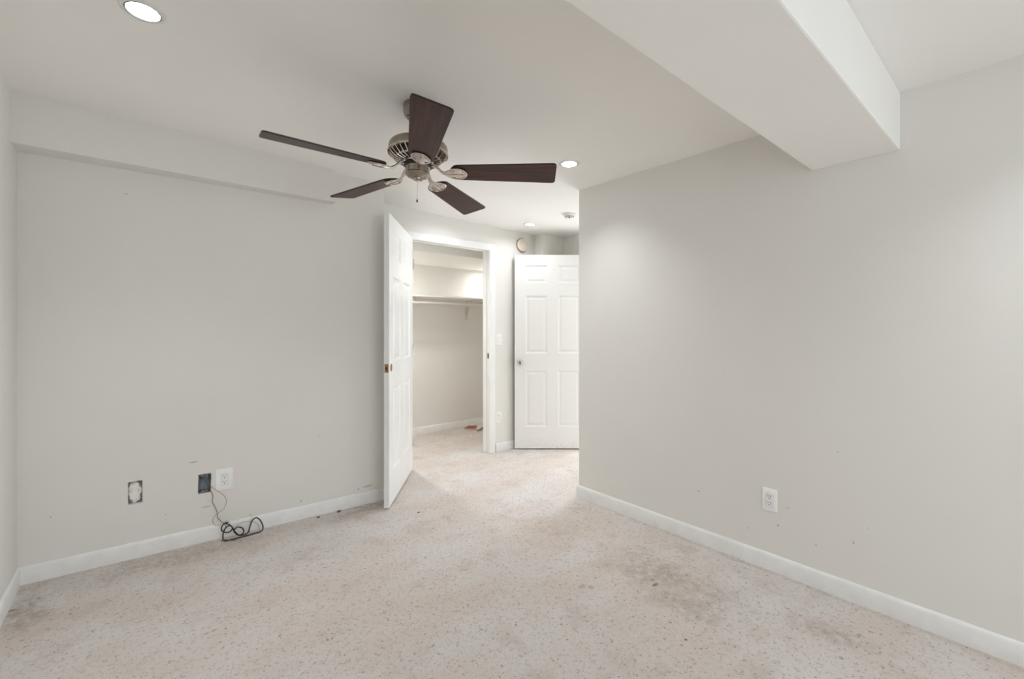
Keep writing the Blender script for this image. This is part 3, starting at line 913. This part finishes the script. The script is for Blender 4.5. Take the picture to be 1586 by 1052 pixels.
# crumbs of debris along the left baseboard
def crumb(x, y, r, mat, label, seed):
    r2 = random.Random(seed)
    bm_ = bmesh.new()
    bmesh.ops.create_icosphere(bm_, subdivisions=2, radius=r)
    for v_ in bm_.verts:
        v_.co *= 1 + r2.uniform(-.3, .3); v_.co.z *= .5; v_.co.x *= 1.4
    mz = min(v_.co.z for v_ in bm_.verts)
    for v_ in bm_.verts: v_.co += Vector((x, y, -mz))
    tag(link('debris_crumb', bm_, mat, smooth=60), label, 'debris', 'crumbs along the baseboard')
crumb(1.02, 3.055, .010, M['foam_dark'], 'larger dark lint clump by the baseboard left of the closet door', 1)
crumb(.885, 3.045, .007, M['foam_dark'], 'smaller dark lint clump by the baseboard, left of the larger clump', 2)
crumb(.286, 3.075, .005, M['stone'], 'cream crumb on the carpet left of the cable coil', 3)
crumb(1.43, 2.70, .006, M['foam_dark'], 'small dark lint on the carpet in front of the open closet door', 4)

# ---------------------------------------------------------------- closet shelf, rod, brackets, papers
bm = bmesh.new(); box(bm, XE + .002, 3.898, 4.43, YB - .001, 1.606, 1.622)
tag(link('closet_shelf', bm, M['shelf'], bevel=.002), 'white shelf board across the back of the closet', 'shelf')
bm = bmesh.new(); tube(bm, [(XE + .02, 4.45, 1.536), (2.4, 4.45, 1.536), (3.88, 4.45, 1.536)], .0155, 20)
rodo = tag(link('closet_rod', bm, M['rod'], smooth=60), 'round pale hanging rod under the closet shelf', 'rod')
def bracket(x, label):
    rt = empty('shelf_bracket', (x, YB, 1.36)); tag(rt, label, 'bracket', 'shelf and rod brackets')
    def lk(name, bm_):
        for v_ in bm_.verts: v_.co -= Vector((x, YB, 1.36))
        link(name, bm_, M['bracket'], rt, bevel=.001)
    bm_ = bmesh.new(); box(bm_, x - .016, x + .016, YB - .004, YB - .0005, 1.36, 1.604); lk('wall_plate', bm_)
    bm_ = bmesh.new(); box(bm_, x - .012, x + .012, 4.44, YB - .004, 1.600, 1.605); lk('arm', bm_)
    bm_ = bmesh.new()
    p0, p1 = Vector((x, YB - .006, 1.42)), Vector((x, 4.62, 1.596))
    L_ = (p1 - p0).length
    Mx = Matrix.Translation(p0) @ Vector((0, 0, 1)).rotation_difference(p1 - p0).to_matrix().to_4x4()
    box(bm_, -.009, .009, -.003, .003, 0, L_, M4=Mx); lk('brace', bm_)
    bm_ = bmesh.new()
    pts = [(x, 4.475, 1.600), (x, 4.477, 1.56), (x, 4.4735, 1.530), (x, 4.462, 1.5165), (x, 4.448, 1.5145), (x, 4.434, 1.520), (x, 4.428, 1.532)]
    tube(bm_, catmull(pts, 4), .0035, 8); lk('rod_hook', bm_)
    for z in (1.375, 1.58):
        bm_ = bmesh.new(); lathe(bm_, [(.005, 0), (.004, .003), (0, .0035)], 12, Matrix.Translation((x, YB - .004, z)) @ Matrix.Rotation(math.pi / 2, 4, 'X')); lk('screw', bm_)
bracket(3.19, 'metal shelf bracket with rod hook at the right of the closet opening')
bracket(2.33, 'metal shelf bracket with rod hook near the open closet door edge')

def booklet(name, corners, h, mats, label, bend=.0):
    """corners: four floor points in order"""
    root_ = empty(name, (sum(c_[0] for c_ in corners) / 4, sum(c_[1] for c_ in corners) / 4, 0)); tag(root_, label, 'paper')
    def layer(nm, za, zb, ins, mat):
        bm_ = bmesh.new(); n_ = 8
        cx_, cy_ = root_.location.x, root_.location.y
        C_ = [(cx_ + (c_[0] - cx_) * ins, cy_ + (c_[1] - cy_) * ins) for c_ in corners]
        lo, hi = [], []
        for i in range(n_ + 1):
            u = i / n_
            for q, lst in ((za, lo), (zb, hi)):
                a_ = Vector(C_[0]).lerp(Vector(C_[1]), u); b__ = Vector(C_[3]).lerp(Vector(C_[2]), u)
                z = q + bend * u * u
                lst.append((bm_.verts.new((a_.x - cx_, a_.y - cy_, z)), bm_.verts.new((b__.x - cx_, b__.y - cy_, z + bend * .3 * u))))
        for L1_ in (lo, hi):
            for i in range(n_): bm_.faces.new((L1_[i][0], L1_[i + 1][0], L1_[i + 1][1], L1_[i][1]))
        for i in range(n_):
            bm_.faces.new((lo[i][0], lo[i + 1][0], hi[i + 1][0], hi[i][0])); bm_.faces.new((lo[i][1], lo[i + 1][1], hi[i + 1][1], hi[i][1]))
        bm_.faces.new((lo[0][0], lo[0][1], hi[0][1], hi[0][0])); bm_.faces.new((lo[-1][0], lo[-1][1], hi[-1][1], hi[-1][0]))
        link(nm, bm_, mat, root_)
    layer('pages', .001, h, .97, mats[1])
    layer('cover', h, h + .0015, 1.0, mats[0])
booklet('red_booklet', [(3.07, 4.61), (3.14, 4.50), (3.26, 4.60), (3.20, 4.70)], .012, (M['red'], M['paper']), 'red booklet lying on the closet carpet by the back baseboard', .006)
booklet('open_leaflet', [(3.13, 4.42), (3.25, 4.46), (3.32, 4.60), (3.21, 4.55)], .012, (M['paper'], M['pages']), 'pale leaflet with dark pages on the closet carpet right of the red booklet', .022)

# ---------------------------------------------------------------- ceiling fan
FN = Vector((.0319, .0063, 1)).normalized()           # the fan hangs a little out of plumb
FS = 1.04
FB = Vector((.9573 * FS, 1.8141 * FS, EYE + .715 * FS))                   # hub centre in the blade plane
DROP = (zc(FB.x, FB.y) - FB.z)
MT = FB + FN * (DROP / FN.z)
MT.z = zc(MT.x, MT.y)
fan = empty('ceiling_fan', MT)
tag(fan, 'five-blade ceiling fan with dark walnut blades and brushed nickel motor', 'ceiling fan')
FM = Matrix.Translation(FB - MT) @ Vector((0, 0, 1)).rotation_difference(FN).to_matrix().to_4x4() @ Matrix.Scale(FS, 4)
def fpart(name, bm_, mat, parent=fan, smooth=35, uv=None, **kw):
    for v_ in bm_.verts: v_.co = FM @ v_.co
    return link(name, bm_, mat, parent, smooth=smooth, **kw)
bm = bmesh.new(); lathe(bm, [(.074, .003), (.076, -.004), (.076, -.030), (.072, -.046), (.060, -.058), (.052, -.061), (.050, -.057), (.028, -.050), (.018, -.050)], 56)
link('canopy', bm, M['nickel'], fan, smooth=30)
bm = bmesh.new(); lathe(bm, [(.0, .285), (.030, .278), (.042, .258), (.038, .245), (.022, .234), (.013, .231), (.013, .228)], 40); fpart('hanger_ball', bm, M['iron'])
bm = bmesh.new(); lathe(bm, [(.0125, .250), (.0125, .14)], 24); fpart('downrod', bm, M['nickel'])
bm = bmesh.new(); lathe(bm, [(.014, .165), (.026, .162), (.030, .145), (.034, .134), (.010, .130)], 32); fpart('rod_collar', bm, M['nickel'])
bm = bmesh.new(); lathe(bm, [(.02, .135), (.085, .134), (.112, .130), (.125, .123), (.130, .116), (.132, .108), (.132, .092), (.131, .084), (.128, .080), (.122, .078), (.05, .078)], 72); motor = fpart('motor_housing', bm, M['nickel'], smooth=25)
bm = bmesh.new(); lathe(bm, [(.127, .086), (.1345, .0855), (.1355, .082), (.134, .0785), (.127, .078)], 72); fpart('housing_band', bm, M['iron'], motor)
# pierced ring under the motor: dark core with 30 curved ribs
bm = bmesh.new(); lathe(bm, [(.05, .078), (.112, .077), (.098, .058), (.064, .040), (.05, .040)], 56); core = fpart('vent_core', bm, M['vent_dark'])
bm = bmesh.new()
NR = 30
for k in range(NR):
    a = 2 * math.pi * k / NR
    pts = []
    for u in range(7):
        s_ = u / 6
        r_ = .128 - .056 * s_; z = .080 - .036 * s_ - .010 * math.sin(math.pi * s_)
        aa = a + .10 * s_
        pts.append((r_ * math.cos(aa), r_ * math.sin(aa), z))
    tube(bm, pts, .0029, 6)
for r_, z in ((.100, .0555),):
    lathe(bm, [(r_ - .004, z + .002), (r_ + .004, z + .003), (r_ + .004, z - .002), (r_ - .004, z - .003), (r_ - .004, z + .002)], 60, caps=False)
fpart('vent_ribs', bm, M['iron'], core, smooth=50)
bm = bmesh.new(); lathe(bm, [(.05, .044), (.072, .043), (.075, .038), (.073, .033), (.05, .032)], 56); fpart('flywheel', bm, M['iron'])
bm = bmesh.new(); lathe(bm, [(.04, .034), (.062, .033), (.062, .024), (.056, .020), (.04, .020)], 48); fpart('neck', bm, M['vent_dark'])
bm = bmesh.new(); lathe(bm, [(.03, .024), (.053, .024), (.056, .020), (.056, .016), (.0535, .014), (.0535, -.006), (.0555, -.009), (.0550, -.013), (.047, -.020), (.035, -.026), (.024, -.029), (.022, -.035), (.0, -.0385)], 56); sw = fpart('switch_housing', bm, M['nickel'], smooth=22)
bm = bmesh.new(); lathe(bm, [(.010, -.037), (.010, -.0405), (.006, -.043), (0, -.0435)], 24); fpart('finial', bm, M['iron'], sw)
# pull chain
bm = bmesh.new()
for k in range(26):
    lathe(bm, [(0, -.0435 - k * .0031), (.0013, -.0445 - k * .0031), (0, -.0460 - k * .0031)], 8)
ch = fpart('pull_chain', bm, M['nickel'])
bm = bmesh.new(); lathe(bm, [(0, -.122), (.0022, -.124), (.0035, -.130), (.0035, -.134), (.002, -.137), (0, -.138)], 16); fpart('chain_pull', bm, M['vent_dark'], ch)

PHI = 3.0446
PITCH = math.radians(12.5)
R0, R1 = .148, .6225
def blade_outline():
    pts = []
    wr, wt = .054, .0715
    # root: rounded shoulders
    for i in range(9):
        a = math.pi / 2 + math.pi * i / 8
        pts.append((R0 + .040 + .040 * math.cos(a), wr * math.sin(a)))
    pts = pts[::1]
    rc = .016
    low = []
    for i in range(5):
        a = -math.pi / 2 + (math.pi / 2) * i / 4
        low.append((R1 - rc + rc * math.cos(a), -wt + rc + rc * math.sin(a)))
    up_ = []
    for i in range(5):
        a = (math.pi / 2) * i / 4
        up_.append((R1 - rc + rc * math.cos(a), wt - rc + rc * math.sin(a)))
    mids_l = [(R0 + .04 + (R1 - rc - R0 - .04) * u, -(wr + (wt - wr) * u)) for u in (.25, .5, .75)]
    mids_u = [(R0 + .04 + (R1 - rc - R0 - .04) * u, (wr + (wt - wr) * u)) for u in (.75, .5, .25)]
    return pts + mids_l + low + up_ + mids_u
OUT = blade_outline()
for k in range(5):
    RM = Matrix.Rotation(PHI + k * 2 * math.pi / 5, 4, 'Z') @ Matrix.Rotation(-PITCH, 4, 'X')
    bm = bmesh.new()
    uvl = bm.loops.layers.uv.new('UVMap')
    bot = [bm.verts.new((x, y, -.0030)) for x, y in OUT]
    top = [bm.verts.new((x, y, .0035)) for x, y in OUT]
    f1 = bm.faces.new(bot); f2 = bm.faces.new(top)
    for i in range(len(OUT)):
        f = bm.faces.new((bot[i], bot[(i + 1) % len(OUT)], top[(i + 1) % len(OUT)], top[i])); f.material_index = 1
    for f in bm.faces:
        for lp in f.loops: lp[uvl].uv = (lp.vert.co.x + k * .37, lp.vert.co.y)
    for v_ in bm.verts: v_.co = RM @ v_.co
    bl = fpart('fan_blade', bm, [M['wood'], M['wood_edge']], smooth=None)
    # blade iron: arm from the flywheel, cupped leaf plate under the blade root
    RA = Matrix.Rotation(PHI + k * 2 * math.pi / 5, 4, 'Z')
    bm = bmesh.new()
    secs = [(.058, .036, .016, .005), (.074, .032, .013, .007), (.092, .018, .010, .007), (.108, .002, .009, .006), (.122, -.006, .012, .005)]
    # path x, z, half width, half thickness
    tiltp = lambda x: min(1, max(0, (x - .075) / .05))
    st = secs + [(.136, -.0078, .024, .0038), (.150, -.0082, .035, .0036), (.166, -.0084, .0415, .0034), (.184, -.0084, .0425, .0034), (.200, -.0082, .038, .0032), (.213, -.0078, .029, .0030), (.222, -.0072, .016, .0026), (.2255, -.0070, .004, .002)]
    rings = []
    for x, z, w_, h_ in st:
        ring = []
        tw = Matrix.Rotation(-PITCH * tiltp(x), 4, 'X')
        for i in range(20):
            a = 2 * math.pi * i / 20
            ca_, sa_ = math.cos(a), math.sin(a)
            yy = w_ * math.copysign(abs(ca_) ** .8, ca_); zz = h_ * math.copysign(abs(sa_) ** .8, sa_)
            ring.append(bm.verts.new(RA @ (tw @ Vector((x, yy, z + zz)))))
        rings.append(ring)
    for A_, B_ in zip(rings, rings[1:]):
        for i in range(20): bm.faces.new((A_[i], A_[(i + 1) % 20], B_[(i + 1) % 20], B_[i]))
    bm.faces.new(rings[0]); bm.faces.new(rings[-1])
    ir = fpart('blade_iron', bm, M['iron'], smooth=50)
    # raised rim and spine ornament on the leaf plate
    bm = bmesh.new()
    rimp = []
    for i in range(25):
        a = -2.5 + 5.0 * i / 24
        rimp.append(RA @ (Matrix.Rotation(-PITCH, 4, 'X') @ Vector((.180 + .036 * math.cos(a), .034 * math.sin(a), -.0118))))
    tube(bm, rimp, .0024, 6)
    spine = [RA @ (Matrix.Rotation(-PITCH * tiltp(x), 4, 'X') @ Vector((x, 0, z))) for x, z in ((.100, .0055), (.116, -.0075), (.135, -.0120), (.160, -.0128), (.185, -.0125), (.205, -.0118))]
    tube(bm, spine, .0032, 6)
    fpart('ornament', bm, M['iron'], ir, smooth=60)
    for (sx2, sy2) in ((.165, .024), (.165, -.024), (.203, 0)):
        bm = bmesh.new(); lathe(bm, [(.0045, -.0100), (.0045, -.0128), (.003, -.0142), (0, -.0145)], 12, RA @ Matrix.Rotation(-PITCH, 4, 'X') @ Matrix.Translation((sx2, sy2, 0)))
        fpart('blade_screw', bm, M['nickel'], ir, smooth=50)
